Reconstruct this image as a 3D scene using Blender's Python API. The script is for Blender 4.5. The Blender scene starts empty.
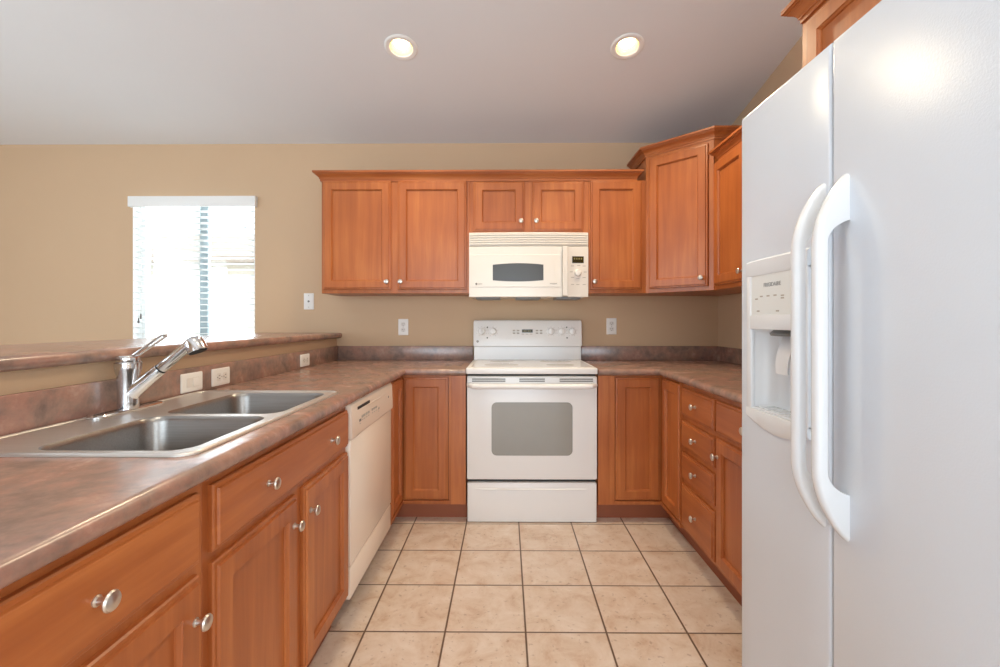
import bpy, bmesh, math, random
from mathutils import Vector, Matrix
random.seed(7)
PI = math.pi
S = bpy.context.scene
COL = S.collection

# ------------------------------------------------------------------ camera, world, lights, exposure
cam = bpy.data.objects.new('camera', bpy.data.cameras.new('camera'))
COL.objects.link(cam)
cam.location = (0, 0, 1.18)
cam.rotation_euler = (PI/2, 0, 0.008)
cam.data.sensor_width = 36.0
cam.data.lens = 454/1000*36
cam.data.shift_x = -0.0024
cam.data.shift_y = -0.0125
cam.data.clip_start = 0.02
S.camera = cam

S.view_settings.view_transform = 'Standard'
S.view_settings.look = 'None'
S.view_settings.gamma = 1.0
S.view_settings.use_curve_mapping = False
S.view_settings.exposure = -0.78

world = bpy.data.worlds.new('daylight')
S.world = world
world.use_nodes = True
wn = world.node_tree.nodes
wn['Background'].inputs[0].default_value = (0.80, 0.92, 1.0, 1)
wn['Background'].inputs[1].default_value = 7.0

def area(name, loc, target, sx, sy, power, color):
    l = bpy.data.lights.new(name, 'AREA')
    l.shape = 'RECTANGLE'; l.size = sx; l.size_y = sy
    l.energy = power; l.color = color
    o = bpy.data.objects.new(name, l); COL.objects.link(o)
    o.location = loc
    d = Vector(target) - Vector(loc)
    o.rotation_euler = d.to_track_quat('-Z', 'Y').to_euler()
    return o

# dining window daylight, then fill lamps at openings added behind and beside the camera
area('window_daylight', (-2.255, 3.60, 1.55), (-2.0, 0, 0.9), 1.0, 1.2, 80, (0.80, 0.92, 1.0))
area('rear_fill_daylight', (-0.2, -3.75, 1.25), (0.0, 3, 1.15), 2.6, 2.1, 100, (0.74, 0.88, 1.0))  # fill from behind the camera, at an added opening
area('left_fill_daylight', (-4.75, 0.2, 1.35), (0, 1.2, 2.2), 2.0, 1.5, 68, (0.66, 0.85, 1.0))  # cool fill from the left, at an added opening
area('right_fill_daylight', (1.68, -1.75, 1.5), (-1.2, 1.9, 0.95), 1.5, 1.1, 34, (0.80, 0.91, 1.0))  # added low fill toward the left cabinets and bar wall

CEIL0, SLOPE = 2.465, 0.20
def ceil_z(y): return CEIL0 + SLOPE*(3.28 - max(y, -0.9))

# ------------------------------------------------------------------ materials
MATS = {}
def nodes_of(name, rough, metal=0.0):
    m = bpy.data.materials.new(name); m.use_nodes = True
    nt = m.node_tree; b = nt.nodes['Principled BSDF']
    b.inputs['Roughness'].default_value = rough
    b.inputs['Metallic'].default_value = metal
    MATS[name] = m
    return m, nt, b
def N(nt, typ, **kw):
    n = nt.nodes.new(typ)
    for k, v in kw.items():
        if k in n.inputs.keys(): n.inputs[k].default_value = v
        else: setattr(n, k, v)
    return n
def lk(nt, a, ao, b, bi): nt.links.new(a.outputs[ao], b.inputs[bi])
def srgb(r, g, b):
    f = lambda c: (c/255/12.92) if c/255 <= 0.04045 else ((c/255+0.055)/1.055)**2.4
    return (f(r), f(g), f(b), 1)
def ramp(nt, stops):
    r = nt.nodes.new('ShaderNodeValToRGB'); e = r.color_ramp.elements
    while len(e) < len(stops): e.new(0.5)
    for i, (p, c) in enumerate(stops): e[i].position = p; e[i].color = c
    return r

def coords_random(nt):
    tc = N(nt, 'ShaderNodeTexCoord'); oi = N(nt, 'ShaderNodeObjectInfo')
    mul = N(nt, 'ShaderNodeMath', operation='MULTIPLY'); mul.inputs[1].default_value = 37.0
    lk(nt, oi, 'Random', mul, 0)
    add = N(nt, 'ShaderNodeVectorMath', operation='ADD')
    lk(nt, tc, 'Object', add, 0); lk(nt, mul, 0, add, 1)
    return add, oi

def make_wood(name, scale):
    m, nt, b = nodes_of(name, 0.36)
    add, oi = coords_random(nt)
    mp = N(nt, 'ShaderNodeMapping'); mp.inputs['Scale'].default_value = scale
    lk(nt, add, 0, mp, 'Vector')
    n1 = N(nt, 'ShaderNodeTexNoise', Scale=1.0, Detail=5.0, Roughness=0.6, Distortion=0.35)
    lk(nt, mp, 0, n1, 'Vector')
    n2 = N(nt, 'ShaderNodeTexNoise', Scale=2.3, Detail=2.0)
    lk(nt, add, 0, n2, 'Vector')
    mx = N(nt, 'ShaderNodeMath', operation='MULTIPLY_ADD'); mx.inputs[1].default_value = 0.55
    lk(nt, n1, 'Fac', mx, 0)
    m2 = N(nt, 'ShaderNodeMath', operation='MULTIPLY'); m2.inputs[1].default_value = 0.45
    lk(nt, n2, 'Fac', m2, 0); lk(nt, m2, 0, mx, 2)
    r = ramp(nt, [(0.28, srgb(150, 78, 36)), (0.5, srgb(173, 97, 48)), (0.72, srgb(199, 122, 65))])
    lk(nt, mx, 0, r, 'Fac')
    lk(nt, r, 'Color', b, 'Base Color')
    b.inputs['Coat Weight'].default_value = 0.08
    b.inputs['Coat Roughness'].default_value = 0.25
    return m
make_wood('maple_upright', (26, 26, 1.6))
make_wood('maple_level', (1.6, 26, 26))

def make_plain(name, col, rough, metal=0.0, noise=0.0, nscale=8, bump=0.0, bscale=300, coat=0.0):
    m, nt, b = nodes_of(name, rough, metal)
    tc = N(nt, 'ShaderNodeTexCoord')
    n = N(nt, 'ShaderNodeTexNoise', Scale=nscale, Detail=3.0)
    lk(nt, tc, 'Object', n, 'Vector')
    a = tuple(c*(1-noise) for c in col[:3])+(1,); c2 = tuple(min(1, c*(1+noise)) for c in col[:3])+(1,)
    r = ramp(nt, [(0.3, a), (0.7, c2)])
    lk(nt, n, 'Fac', r, 'Fac'); lk(nt, r, 'Color', b, 'Base Color')
    if bump:
        n2 = N(nt, 'ShaderNodeTexNoise', Scale=bscale, Detail=2.0)
        lk(nt, tc, 'Object', n2, 'Vector')
        bp = N(nt, 'ShaderNodeBump', Strength=bump, Distance=0.002)
        lk(nt, n2, 'Fac', bp, 'Height'); lk(nt, bp, 'Normal', b, 'Normal')
    b.inputs['Coat Weight'].default_value = coat
    b.inputs['Coat Roughness'].default_value = 0.1
    return m
make_plain('wall_paint', srgb(203, 173, 141), 0.75, noise=0.015, nscale=2, bump=0.15, bscale=140)
make_plain('ceiling_paint', srgb(226, 227, 229), 0.85, noise=0.01, nscale=2, bump=0.2, bscale=90)
make_plain('fridge_white', srgb(212, 219, 229), 0.26, noise=0.006, bump=0.12, bscale=260)
make_plain('fridge_plastic', srgb(224, 227, 231), 0.24, noise=0.004)
make_plain('panel_grey_white', srgb(226, 229, 228), 0.35, noise=0.004)
make_plain('range_white', srgb(238, 235, 232), 0.22, noise=0.004)
make_plain('bisque', srgb(243, 228, 212), 0.25, noise=0.004)
make_plain('microwave_cream', srgb(230, 223, 214), 0.25, noise=0.004)
make_plain('cooktop_glass', srgb(230, 226, 221), 0.08, noise=0.03, nscale=60)
make_plain('burner_grey', srgb(196, 188, 178), 0.12, noise=0.02, nscale=60)
make_plain('oven_glass', srgb(150, 146, 138), 0.07, noise=0.02, coat=0.3)
make_plain('microwave_glass', srgb(66, 64, 62), 0.3, noise=0.04)
make_plain('dark', srgb(26, 24, 22), 0.5, noise=0.05)
make_plain('grey_mark', srgb(120, 116, 110), 0.5, noise=0.02)
make_plain('pale_mark', srgb(176, 168, 157), 0.5, noise=0.02)
make_plain('text_grey', srgb(132, 136, 140), 0.4, noise=0.02)
make_plain('display_dark', srgb(52, 44, 18), 0.2, noise=0.05)
make_plain('display_digit', srgb(120, 108, 60), 0.4, noise=0.02)
make_plain('outlet_white', srgb(236, 233, 228), 0.35, noise=0.004)
make_plain('outlet_face', srgb(224, 219, 212), 0.35, noise=0.004)
make_plain('trim_white', srgb(238, 238, 236), 0.4, noise=0.004)
make_plain('sash_grey', srgb(150, 162, 165), 0.45, noise=0.01)
make_plain('cord_white', srgb(225, 223, 218), 0.6, noise=0.01)
make_plain('house_wall', srgb(216, 208, 196), 0.8, noise=0.02)
make_plain('house_roof', srgb(150, 135, 122), 0.8, noise=0.1)
make_plain('yard', srgb(170, 165, 145), 0.9, noise=0.1)
make_plain('chrome', (0.66, 0.66, 0.67, 1), 0.18, 1.0, noise=0.01)
make_plain('nickel', (0.66, 0.62, 0.57, 1), 0.34, 1.0, noise=0.02)
make_plain('black_rubber', srgb(30, 30, 30), 0.6, noise=0.02)
make_plain('cavity_grey', srgb(120, 122, 122), 0.4, noise=0.02)
make_plain('toe_board', srgb(150, 84, 54), 0.5, noise=0.05)  # plain brown, darker than the door wood

def make_steel(name, rough, v):
    m, nt, b = nodes_of(name, rough, 1.0)
    tc = N(nt, 'ShaderNodeTexCoord')
    mp = N(nt, 'ShaderNodeMapping'); mp.inputs['Scale'].default_value = (6, 300, 300)
    lk(nt, tc, 'Object', mp, 'Vector')
    n = N(nt, 'ShaderNodeTexNoise', Scale=1.0, Detail=3.0); lk(nt, mp, 0, n, 'Vector')
    r = ramp(nt, [(0.3, (v*0.92, v*0.89, v*0.86, 1)), (0.7, (v*1.08, v*1.05, v*1.02, 1))])
    lk(nt, n, 'Fac', r, 'Fac'); lk(nt, r, 'Color', b, 'Base Color')
    bp = N(nt, 'ShaderNodeBump', Strength=0.05, Distance=0.001); lk(nt, n, 'Fac', bp, 'Height'); lk(nt, bp, 'Normal', b, 'Normal')
make_steel('stainless', 0.42, 0.66)
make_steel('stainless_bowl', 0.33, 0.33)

def make_laminate():
    m, nt, b = nodes_of('laminate', 0.26)
    tc = N(nt, 'ShaderNodeTexCoord')
    n1 = N(nt, 'ShaderNodeTexNoise', Scale=9.0, Detail=8.0, Roughness=0.68, Distortion=0.25); lk(nt, tc, 'Object', n1, 'Vector')
    n2 = N(nt, 'ShaderNodeTexNoise', Scale=34.0, Detail=4.0, Roughness=0.6); lk(nt, tc, 'Object', n2, 'Vector')
    n3 = N(nt, 'ShaderNodeTexNoise', Scale=3.1, Detail=3.0); lk(nt, tc, 'Object', n3, 'Vector')
    r1 = ramp(nt, [(0.30, srgb(114, 97, 89)), (0.45, srgb(144, 118, 105)), (0.57, srgb(161, 124, 108)), (0.74, srgb(188, 158, 143))])
    lk(nt, n1, 'Fac', r1, 'Fac')
    r2 = ramp(nt, [(0.35, (0.42, 0.42, 0.42, 1)), (0.65, (0.60, 0.60, 0.60, 1))]); lk(nt, n2, 'Fac', r2, 'Fac')
    mix = N(nt, 'ShaderNodeMixRGB', blend_type='OVERLAY'); mix.inputs[0].default_value = 0.55
    lk(nt, r1, 'Color', mix, 1); lk(nt, r2, 'Color', mix, 2)
    r3 = ramp(nt, [(0.42, (0.0, 0.0, 0.0, 1)), (0.62, (1, 1, 1, 1))]); lk(nt, n3, 'Fac', r3, 'Fac')
    mix2 = N(nt, 'ShaderNodeMixRGB', blend_type='MIX'); lk(nt, r3, 'Color', mix2, 0)
    hs = N(nt, 'ShaderNodeHueSaturation', Hue=0.492, Saturation=1.03, Value=0.97); lk(nt, mix, 0, hs, 'Color')
    lk(nt, mix, 0, mix2, 1); lk(nt, hs, 0, mix2, 2)
    lk(nt, mix2, 0, b, 'Base Color')
    b.inputs['IOR'].default_value = 1.7
make_laminate()

def make_tile():
    m, nt, b = nodes_of('floor_tile', 0.34)
    tc = N(nt, 'ShaderNodeTexCoord'); sp = N(nt, 'ShaderNodeSeparateXYZ'); lk(nt, tc, 'Object', sp, 0)
    P_ = 0.3058; G = 0.0030
    def axis(out, off):
        a = N(nt, 'ShaderNodeMath', operation='SUBTRACT'); a.inputs[1].default_value = off; lk(nt, sp, out, a, 0)
        d = N(nt, 'ShaderNodeMath', operation='DIVIDE'); d.inputs[1].default_value = P_; lk(nt, a, 0, d, 0)
        fl = N(nt, 'ShaderNodeMath', operation='FLOOR'); lk(nt, d, 0, fl, 0)
        fr = N(nt, 'ShaderNodeMath', operation='FRACT'); lk(nt, d, 0, fr, 0)
        s = N(nt, 'ShaderNodeMath', operation='SUBTRACT'); s.inputs[1].default_value = 0.5; lk(nt, fr, 0, s, 0)
        ab = N(nt, 'ShaderNodeMath', operation='ABSOLUTE'); lk(nt, s, 0, ab, 0)
        return fl, ab
    fx, ax = axis('X', 0.0745); fy, ay = axis('Y', 2.639)
    mx = N(nt, 'ShaderNodeMath', operation='MAXIMUM'); lk(nt, ax, 0, mx, 0); lk(nt, ay, 0, mx, 1)
    gr = ramp(nt, [(0.5-G/P_-0.004, (0, 0, 0, 1)), (0.5-G/P_+0.001, (1, 1, 1, 1))]); lk(nt, mx, 0, gr, 'Fac')
    cmb = N(nt, 'ShaderNodeCombineXYZ'); lk(nt, fx, 0, cmb, 0); lk(nt, fy, 0, cmb, 1)
    wn_ = N(nt, 'ShaderNodeTexWhiteNoise', noise_dimensions='3D'); lk(nt, cmb, 0, wn_, 'Vector')
    sc = N(nt, 'ShaderNodeVectorMath', operation='SCALE'); sc.inputs['Scale'].default_value = 9.0; lk(nt, wn_, 'Color', sc, 0)
    ad = N(nt, 'ShaderNodeVectorMath', operation='ADD'); lk(nt, tc, 'Object', ad, 0); lk(nt, sc, 0, ad, 1)
    n1 = N(nt, 'ShaderNodeTexNoise', Scale=9.0, Detail=7.0, Roughness=0.68, Distortion=0.5); lk(nt, ad, 0, n1, 'Vector')
    r1 = ramp(nt, [(0.30, srgb(196, 164, 138)), (0.46, srgb(214, 193, 174)), (0.60, srgb(222, 205, 190)), (0.76, srgb(230, 217, 205))])
    lk(nt, n1, 'Fac', r1, 'Fac')
    n4 = N(nt, 'ShaderNodeTexNoise', Scale=55.0, Detail=3.0); lk(nt, ad, 0, n4, 'Vector')
    r4 = ramp(nt, [(0.30, srgb(150, 112, 86)), (0.37, (1, 1, 1, 1))]); lk(nt, n4, 'Fac', r4, 'Fac')
    mu = N(nt, 'ShaderNodeMixRGB', blend_type='MULTIPLY'); mu.inputs[0].default_value = 0.35
    lk(nt, r1, 'Color', mu, 1); lk(nt, r4, 'Color', mu, 2)
    mix = N(nt, 'ShaderNodeMixRGB'); lk(nt, gr, 'Color', mix, 0); lk(nt, mu, 0, mix, 1)
    mix.inputs[2].default_value = srgb(104, 80, 62)
    lk(nt, mix, 0, b, 'Base Color')
    inv = N(nt, 'ShaderNodeMath', operation='SUBTRACT'); inv.inputs[0].default_value = 1.0; lk(nt, gr, 'Color', inv, 1)
    bp = N(nt, 'ShaderNodeBump', Strength=0.5, Distance=0.003); lk(nt, inv, 0, bp, 'Height'); lk(nt, bp, 'Normal', b, 'Normal')
make_tile()

def make_glass():
    m = bpy.data.materials.new('window_glass'); m.use_nodes = True; nt = m.node_tree
    nt.nodes.remove(nt.nodes['Principled BSDF'])
    t = N(nt, 'ShaderNodeBsdfTransparent'); g = N(nt, 'ShaderNodeBsdfGlossy', Roughness=0.02)
    fr = N(nt, 'ShaderNodeFresnel', IOR=1.45); mx = N(nt, 'ShaderNodeMixShader')
    lk(nt, fr, 0, mx, 0); lk(nt, t, 0, mx, 1); lk(nt, g, 0, mx, 2)
    lk(nt, mx, 0, nt.nodes['Material Output'], 'Surface'); MATS['window_glass'] = m
make_glass()
def make_slat():
    m = bpy.data.materials.new('blind_slat'); m.use_nodes = True; nt = m.node_tree
    nt.nodes.remove(nt.nodes['Principled BSDF'])
    d = N(nt, 'ShaderNodeBsdfDiffuse', Color=(0.9, 0.9, 0.89, 1)); t = N(nt, 'ShaderNodeBsdfTranslucent', Color=(0.9, 0.9, 0.88, 1))
    mx = N(nt, 'ShaderNodeMixShader'); mx.inputs[0].default_value = 0.45
    lk(nt, d, 0, mx, 1); lk(nt, t, 0, mx, 2); lk(nt, mx, 0, nt.nodes['Material Output'], 'Surface'); MATS['blind_slat'] = m
make_slat()
def make_emit(name, col, strength):
    m, nt, b = nodes_of(name, 0.5)
    b.inputs['Base Color'].default_value = (1, 1, 1, 1)
    b.inputs['Emission Color'].default_value = col; b.inputs['Emission Strength'].default_value = strength
make_emit('bulb', (1.0, 0.80, 0.50, 1), 14.0)
make_plain('can_reflector', srgb(238, 214, 150), 0.3, noise=0.01)

# ------------------------------------------------------------------ mesh helpers
def copy_into(dst, src, mat=None):
    vm = {}
    for v in src.verts:
        vm[v] = dst.verts.new(mat @ v.co if mat else v.co)
    for f in src.faces:
        try: dst.faces.new([vm[v] for v in f.verts])
        except ValueError: pass
    src.free()
def box(bm, x0, x1, y0, y1, z0, z1, bev=0.0, seg=2, mat=None):
    t = bmesh.new()
    bmesh.ops.create_cube(t, size=1.0)
    for v in t.verts:
        v.co = Vector(((x0+x1)/2 + v.co.x*(x1-x0), (y0+y1)/2 + v.co.y*(y1-y0), (z0+z1)/2 + v.co.z*(z1-z0)))
    if bev > 0:
        bmesh.ops.bevel(t, geom=list(t.edges), offset=bev, segments=seg, profile=0.5, affect='EDGES')
    copy_into(bm, t, mat)
def loft(bm, rings, cap0=True, cap1=True, closed=True):
    vr = [[bm.verts.new(p) for p in r] for r in rings]
    n = len(vr[0])
    for a, b in zip(vr[:-1], vr[1:]):
        for i in range(n if closed else n-1):
            j = (i+1) % n
            try: bm.faces.new((a[i], a[j], b[j], b[i]))
            except ValueError: pass
    if cap0: bm.faces.new(list(reversed(vr[0])))
    if cap1: bm.faces.new(vr[-1])
    return vr
def lathe(bm, prof, origin=(0, 0, 0), axis='Z', seg=24, scale=(1, 1)):
    o = Vector(origin); rings = []
    for r, h in prof:
        ring = []
        for i in range(seg):
            a = 2*PI*i/seg; c, s = r*math.cos(a)*scale[0], r*math.sin(a)*scale[1]
            if axis == 'Z': p = Vector((c, s, h))
            elif axis == '-Y': p = Vector((c, -h, s))
            elif axis == 'X': p = Vector((h, c, s))
            ring.append(o+p)
        rings.append(ring)
    loft(bm, rings, True, True)
def tube(bm, pts, rad, seg=12, up=(0, 0, 1), flat=1.0, cap=True):
    pts = [Vector(p) for p in pts]; rings = []
    if not isinstance(rad, (list, tuple)): rad = [rad]*len(pts)
    for i, p in enumerate(pts):
        t = (pts[min(i+1, len(pts)-1)] - pts[max(i-1, 0)]).normalized()
        u = Vector(up); a = t.cross(u)
        if a.length < 1e-4: a = t.cross(Vector((1, 0, 0)))
        a.normalize(); b = a.cross(t).normalized()
        rings.append([p + a*(rad[i]*math.cos(2*PI*k/seg)) + b*(rad[i]*flat*math.sin(2*PI*k/seg)) for k in range(seg)])
    loft(bm, rings, cap, cap)
def prism(bm, poly, z0, z1, bev=0.0, seg=2, mapf=None):
    t = bmesh.new()
    a = [t.verts.new((x, y, z0)) for x, y in poly]; b = [t.verts.new((x, y, z1)) for x, y in poly]
    t.faces.new(list(reversed(a))); t.faces.new(b)
    n = len(poly)
    for i in range(n): t.faces.new((a[i], a[(i+1) % n], b[(i+1) % n], b[i]))
    bmesh.ops.recalc_face_normals(t, faces=t.faces)
    if bev: bmesh.ops.bevel(t, geom=[e for e in t.edges], offset=bev, segments=seg, profile=0.5, affect='EDGES')
    if mapf:
        for v in t.verts: v.co = Vector(mapf(*v.co))
    copy_into(bm, t)
def slab_grid(bm, xs, ys, keep, z0, z1, bev_pred=None, bev=0.0, seg=4, mapf=None):
    """plate made of the kept cells of a grid, holes walled in; chosen edges rounded"""
    t = bmesh.new(); V = {}
    def gv(i, j, k):
        if (i, j, k) not in V: V[(i, j, k)] = t.verts.new((xs[i], ys[j], z1 if k else z0))
        return V[(i, j, k)]
    nx, ny = len(xs)-1, len(ys)-1
    K = lambda i, j: 0 <= i < nx and 0 <= j < ny and keep(i, j)
    for i in range(nx):
        for j in range(ny):
            if not K(i, j): continue
            t.faces.new((gv(i, j, 1), gv(i+1, j, 1), gv(i+1, j+1, 1), gv(i, j+1, 1)))
            t.faces.new((gv(i, j, 0), gv(i, j+1, 0), gv(i+1, j+1, 0), gv(i+1, j, 0)))
            if not K(i-1, j): t.faces.new((gv(i, j, 0), gv(i, j, 1), gv(i, j+1, 1), gv(i, j+1, 0)))
            if not K(i+1, j): t.faces.new((gv(i+1, j, 0), gv(i+1, j+1, 0), gv(i+1, j+1, 1), gv(i+1, j, 1)))
            if not K(i, j-1): t.faces.new((gv(i, j, 0), gv(i+1, j, 0), gv(i+1, j, 1), gv(i, j, 1)))
            if not K(i, j+1): t.faces.new((gv(i, j+1, 0), gv(i, j+1, 1), gv(i+1, j+1, 1), gv(i+1, j+1, 0)))
    bmesh.ops.recalc_face_normals(t, faces=t.faces)
    if bev_pred:
        es = []
        for e in t.edges:
            if len(e.link_faces) == 2 and e.calc_face_angle(0) > 0.5:
                m = (e.verts[0].co + e.verts[1].co)/2
                if bev_pred(m, e): es.append(e)
        bmesh.ops.bevel(t, geom=es, offset=bev, segments=seg, profile=0.5, affect='EDGES', clamp_overlap=True)
    if mapf:
        for v in t.verts: v.co = Vector(mapf(*v.co))
    copy_into(bm, t)
def rrect(x0, x1, y0, y1, r, seg=6):
    pts = []
    for cx, cy, a0 in ((x1-r, y1-r, 0), (x0+r, y1-r, PI/2), (x0+r, y0+r, PI), (x1-r, y0+r, 1.5*PI)):
        for k in range(seg+1):
            a = a0 + PI/2*k/seg
            pts.append((cx+r*math.cos(a), cy+r*math.sin(a)))
    return pts

def obj(name, bm, mat, parent=None, loc=(0, 0, 0), rotz=0.0, rot=None, angle=32, label=None):
    bmesh.ops.remove_doubles(bm, verts=bm.verts, dist=1e-6)
    bmesh.ops.recalc_face_normals(bm, faces=bm.faces)
    la = math.radians(angle)
    for f in bm.faces: f.smooth = True
    for e in bm.edges:
        e.smooth = not (len(e.link_faces) != 2 or e.calc_face_angle(0) > la)
    me = bpy.data.meshes.new(name); bm.to_mesh(me); bm.free()
    me.materials.append(MATS[mat])
    o = bpy.data.objects.new(name, me); COL.objects.link(o)
    o.parent = parent; o.location = loc
    o.rotation_euler = rot if rot else (0, 0, rotz)
    if label: o['label'] = label
    return o
def tag(o, label, cat, group=None, kind=None):
    o['label'] = label; o['category'] = cat
    if group: o['group'] = group
    if kind: o['kind'] = kind
    return o
def thing(name, label, cat, loc=(0, 0, 0), rotz=0.0, group=None, rot=None):
    o = bpy.data.objects.new(name, None); COL.objects.link(o)
    o.empty_display_size = 0.1
    o.location = loc; o.rotation_euler = rot if rot else (0, 0, rotz)
    return tag(o, label, cat, group)
def struct(name, bm, mat, parent=None, **kw):
    o = obj(name, bm, mat, parent, **kw)
    if parent is None: o['kind'] = 'structure'
    return o
def text_mesh(name, body, size, mat, parent, loc, rot=(PI/2, 0, 0), align='CENTER', depth=0.0004):
    c = bpy.data.curves.new(name, 'FONT'); c.body = body; c.size = size; c.align_x = align; c.align_y = 'CENTER'; c.extrude = depth
    t = bpy.data.objects.new(name, c); COL.objects.link(t)
    bpy.context.view_layer.update()
    me = bpy.data.meshes.new_from_object(t.evaluated_get(bpy.context.evaluated_depsgraph_get()))
    bpy.data.objects.remove(t); bpy.data.curves.remove(c)
    me.materials.clear(); me.materials.append(MATS[mat])
    o = bpy.data.objects.new(name, me); COL.objects.link(o); o.parent = parent; o.location = loc; o.rotation_euler = rot
    return o

# ------------------------------------------------------------------ the room
WY = 3.28          # back wall face
RX = 1.525         # right wall face
LX = -4.6
BY = -3.6
bm = bmesh.new(); box(bm, LX-0.1, RX+0.1, BY-0.1, WY+0.1, -0.06, 0.0); struct('floor', bm, 'floor_tile')

WX0, WX1, WZ0, WZ1 = -2.715, -1.8215, 0.90, 2.07     # window opening
xs = [LX-0.1, WX0, WX1, RX+0.1]; zs = [0, WZ0, WZ1, 2.56]
bm = bmesh.new(); slab_grid(bm, xs, zs, lambda i, j: not (i == 1 and j == 1), 0, 0.12, mapf=lambda a, b, c: (a, WY+c, b)); struct('wall_back', bm, 'wall_paint')
bm = bmesh.new(); slab_grid(bm, [BY, -2.6, -0.9, WY], [0, 0.9, 2.15, 3.5], lambda i, j: not (i == 1 and j == 1), 0, 0.1, mapf=lambda a, b, c: (RX+c, a, b)); struct('wall_right', bm, 'wall_paint')  # unseen opening added for the right fill lamp
bm = bmesh.new(); slab_grid(bm, [BY, -0.85, 1.25, WY], [0, 0.7, 2.2, 3.5], lambda i, j: not (i == 1 and j == 1), 0, 0.1, mapf=lambda a, b, c: (LX-c, a, b)); struct('wall_left', bm, 'wall_paint')  # unseen opening added for the left fill lamp
bm = bmesh.new(); slab_grid(bm, [LX, -2.3, 1.1, RX], [0, 0.05, 2.3, 3.5], lambda i, j: not (i == 1 and j == 1), 0, 0.1, mapf=lambda a, b, c: (a, BY-c, b)); struct('wall_rear', bm, 'wall_paint')  # unseen opening added for the rear fill lamp

CANS = [(-0.559, 2.416), (0.644, 2.416)]
HH = 0.058
xs = sorted([LX-0.1, RX+0.1] + [c+s*HH for c, _ in CANS for s in (-1, 1)])
ys = [BY-0.1, -0.9, 2.416-HH, 2.416+HH, WY+0.1]
bm = bmesh.new()
slab_grid(bm, xs, ys, lambda i, j: not (j == 2 and i in (1, 3)), 0, 0.02, mapf=lambda a, b, c: (a, b, ceil_z(b)+c))
struct('ceiling', bm, 'ceiling_paint')

bm = bmesh.new(); box(bm, -1.345, -1.225, 0.36, WY, 0, 1.057); struct('wall_bar', bm, 'wall_paint')

# window: frame, meeting stile, glass
w = bpy.data.objects.new('window_1', None); COL.objects.link(w); w.location = (0, WY+0.075, 0); w['kind'] = 'structure'; w['label'] = 'bright sliding window with a grey meeting stile behind white blinds'
bm = bmesh.new(); slab_grid(bm, [WX0, WX0+0.035, WX1-0.035, WX1], [WZ0, WZ0+0.035, WZ1-0.035, WZ1], lambda i, j: not (i == 1 and j == 1), 0, 0.04, mapf=lambda a, b, c: (a, c, b)); obj('window_frame', bm, 'trim_white', w)
bm = bmesh.new()
for q in ((WX0, WX0+0.006, WZ0, WZ1), (WX1-0.006, WX1, WZ0, WZ1), (WX0, WX1, WZ0, WZ0+0.006), (WX0, WX1, WZ1-0.006, WZ1)): box(bm, q[0], q[1], -0.074, 0.0, q[2], q[3])
obj('jamb_glare_lining', bm, 'trim_white', w)  # added white lining, stands in for daylight glare on the painted jamb
bm = bmesh.new(); box(bm, -2.275, -2.215, -0.004, 0.036, WZ0+0.03, WZ1-0.03, 0.004); obj('meeting_stile', bm, 'sash_grey', w)
for a, b in ((WX0+0.03, -2.262), (-2.228, WX1-0.03)):
    bm = bmesh.new(); box(bm, a, b, 0.018, 0.022, WZ0+0.03, WZ1-0.03); obj('glass_pane', bm, 'window_glass', w)

# outside: ground and a neighbouring house
bm = bmesh.new(); box(bm, -14, 8, WY+0.14, 16, -0.25, -0.15); struct('ground', bm, 'yard')
h = thing('house', 'pale neighbouring house washed out behind the window blinds', 'house', (-5.2, 9.5, -0.15))
bm = bmesh.new(); box(bm, -5, 5, 0, 3, 0, 2.55); obj('house_wall', bm, 'house_wall', h)
bm = bmesh.new(); prism(bm, [(-0.5, 2.5), (-0.5, 2.62), (1.5, 3.4), (3.5, 2.62), (3.5, 2.5)], -5.4, 5.4, mapf=lambda a, b, c: (c, a, b)); obj('roof', bm, 'house_roof', h)

# blind
bl = thing('window_blind', 'white horizontal slat blind lowered over the dining window', 'blind', (-2.266, WY-0.012, 0))
bm = bmesh.new()
box(bm, -0.460, 0.464, -0.022, -0.006, 2.004, 2.080, 0.004)
box(bm, -0.460, -0.448, -0.012, 0.011, 2.004, 2.080, 0.002); box(bm, 0.452, 0.464, -0.012, 0.011, 2.004, 2.080, 0.002)
obj('valance', bm, 'trim_white', bl)
bm = bmesh.new()
z = 1.98
while z > 0.96:
    t = bmesh.new(); box(t, -0.441, 0.436, -0.025, 0.025, -0.0014, 0.0014)
    copy_into(bm, t, Matrix.Translation((0, 0.036, z)) @ Matrix.Rotation(math.radians(-6), 4, 'X')); z -= 0.0425
obj('slats', bm, 'blind_slat', bl)
bm = bmesh.new(); box(bm, -0.441, 0.436, 0.014, 0.058, 0.925, 0.945, 0.004); obj('bottom_rail', bm, 'trim_white', bl)
for x in (-0.35, 0.0, 0.35):
    bm = bmesh.new()
    for dy in (0.0105, 0.0615): tube(bm, [(x, dy, 0.94), (x, dy, 1.99)], 0.0008, 6, up=(1, 0, 0))
    obj('ladder_cord', bm, 'cord_white', bl)
bm = bmesh.new(); tube(bm, [(-0.40, 0.008, 1.99), (-0.40, 0.008, 1.3), (-0.402, 0.008, 1.20)], 0.0014, 6, up=(1, 0, 0))
tube(bm, [(-0.384, 0.008, 1.99), (-0.385, 0.008, 1.6), (-0.386, 0.008, 1.23)], 0.0014, 6, up=(1, 0, 0)); lift = obj('lift_cord', bm, 'cord_white', bl)
for x, z in ((-0.402, 1.20), (-0.386, 1.23)):
    bm = bmesh.new(); lathe(bm, [(0.002, 0.004), (0.004, 0), (0.007, -0.03), (0.004, -0.036)], (x, 0.008, z)); obj('cord_tassel', bm, 'grey_mark', lift)
bm = bmesh.new(); lathe(bm, [(0.002, 0), (0.006, 0.003), (0.006, 0.012), (0.002, 0.014)], (0.375, 0.014, 1.86), '-Y', 10); obj('tilt_wand_clip', bm, 'grey_mark', bl)

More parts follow.
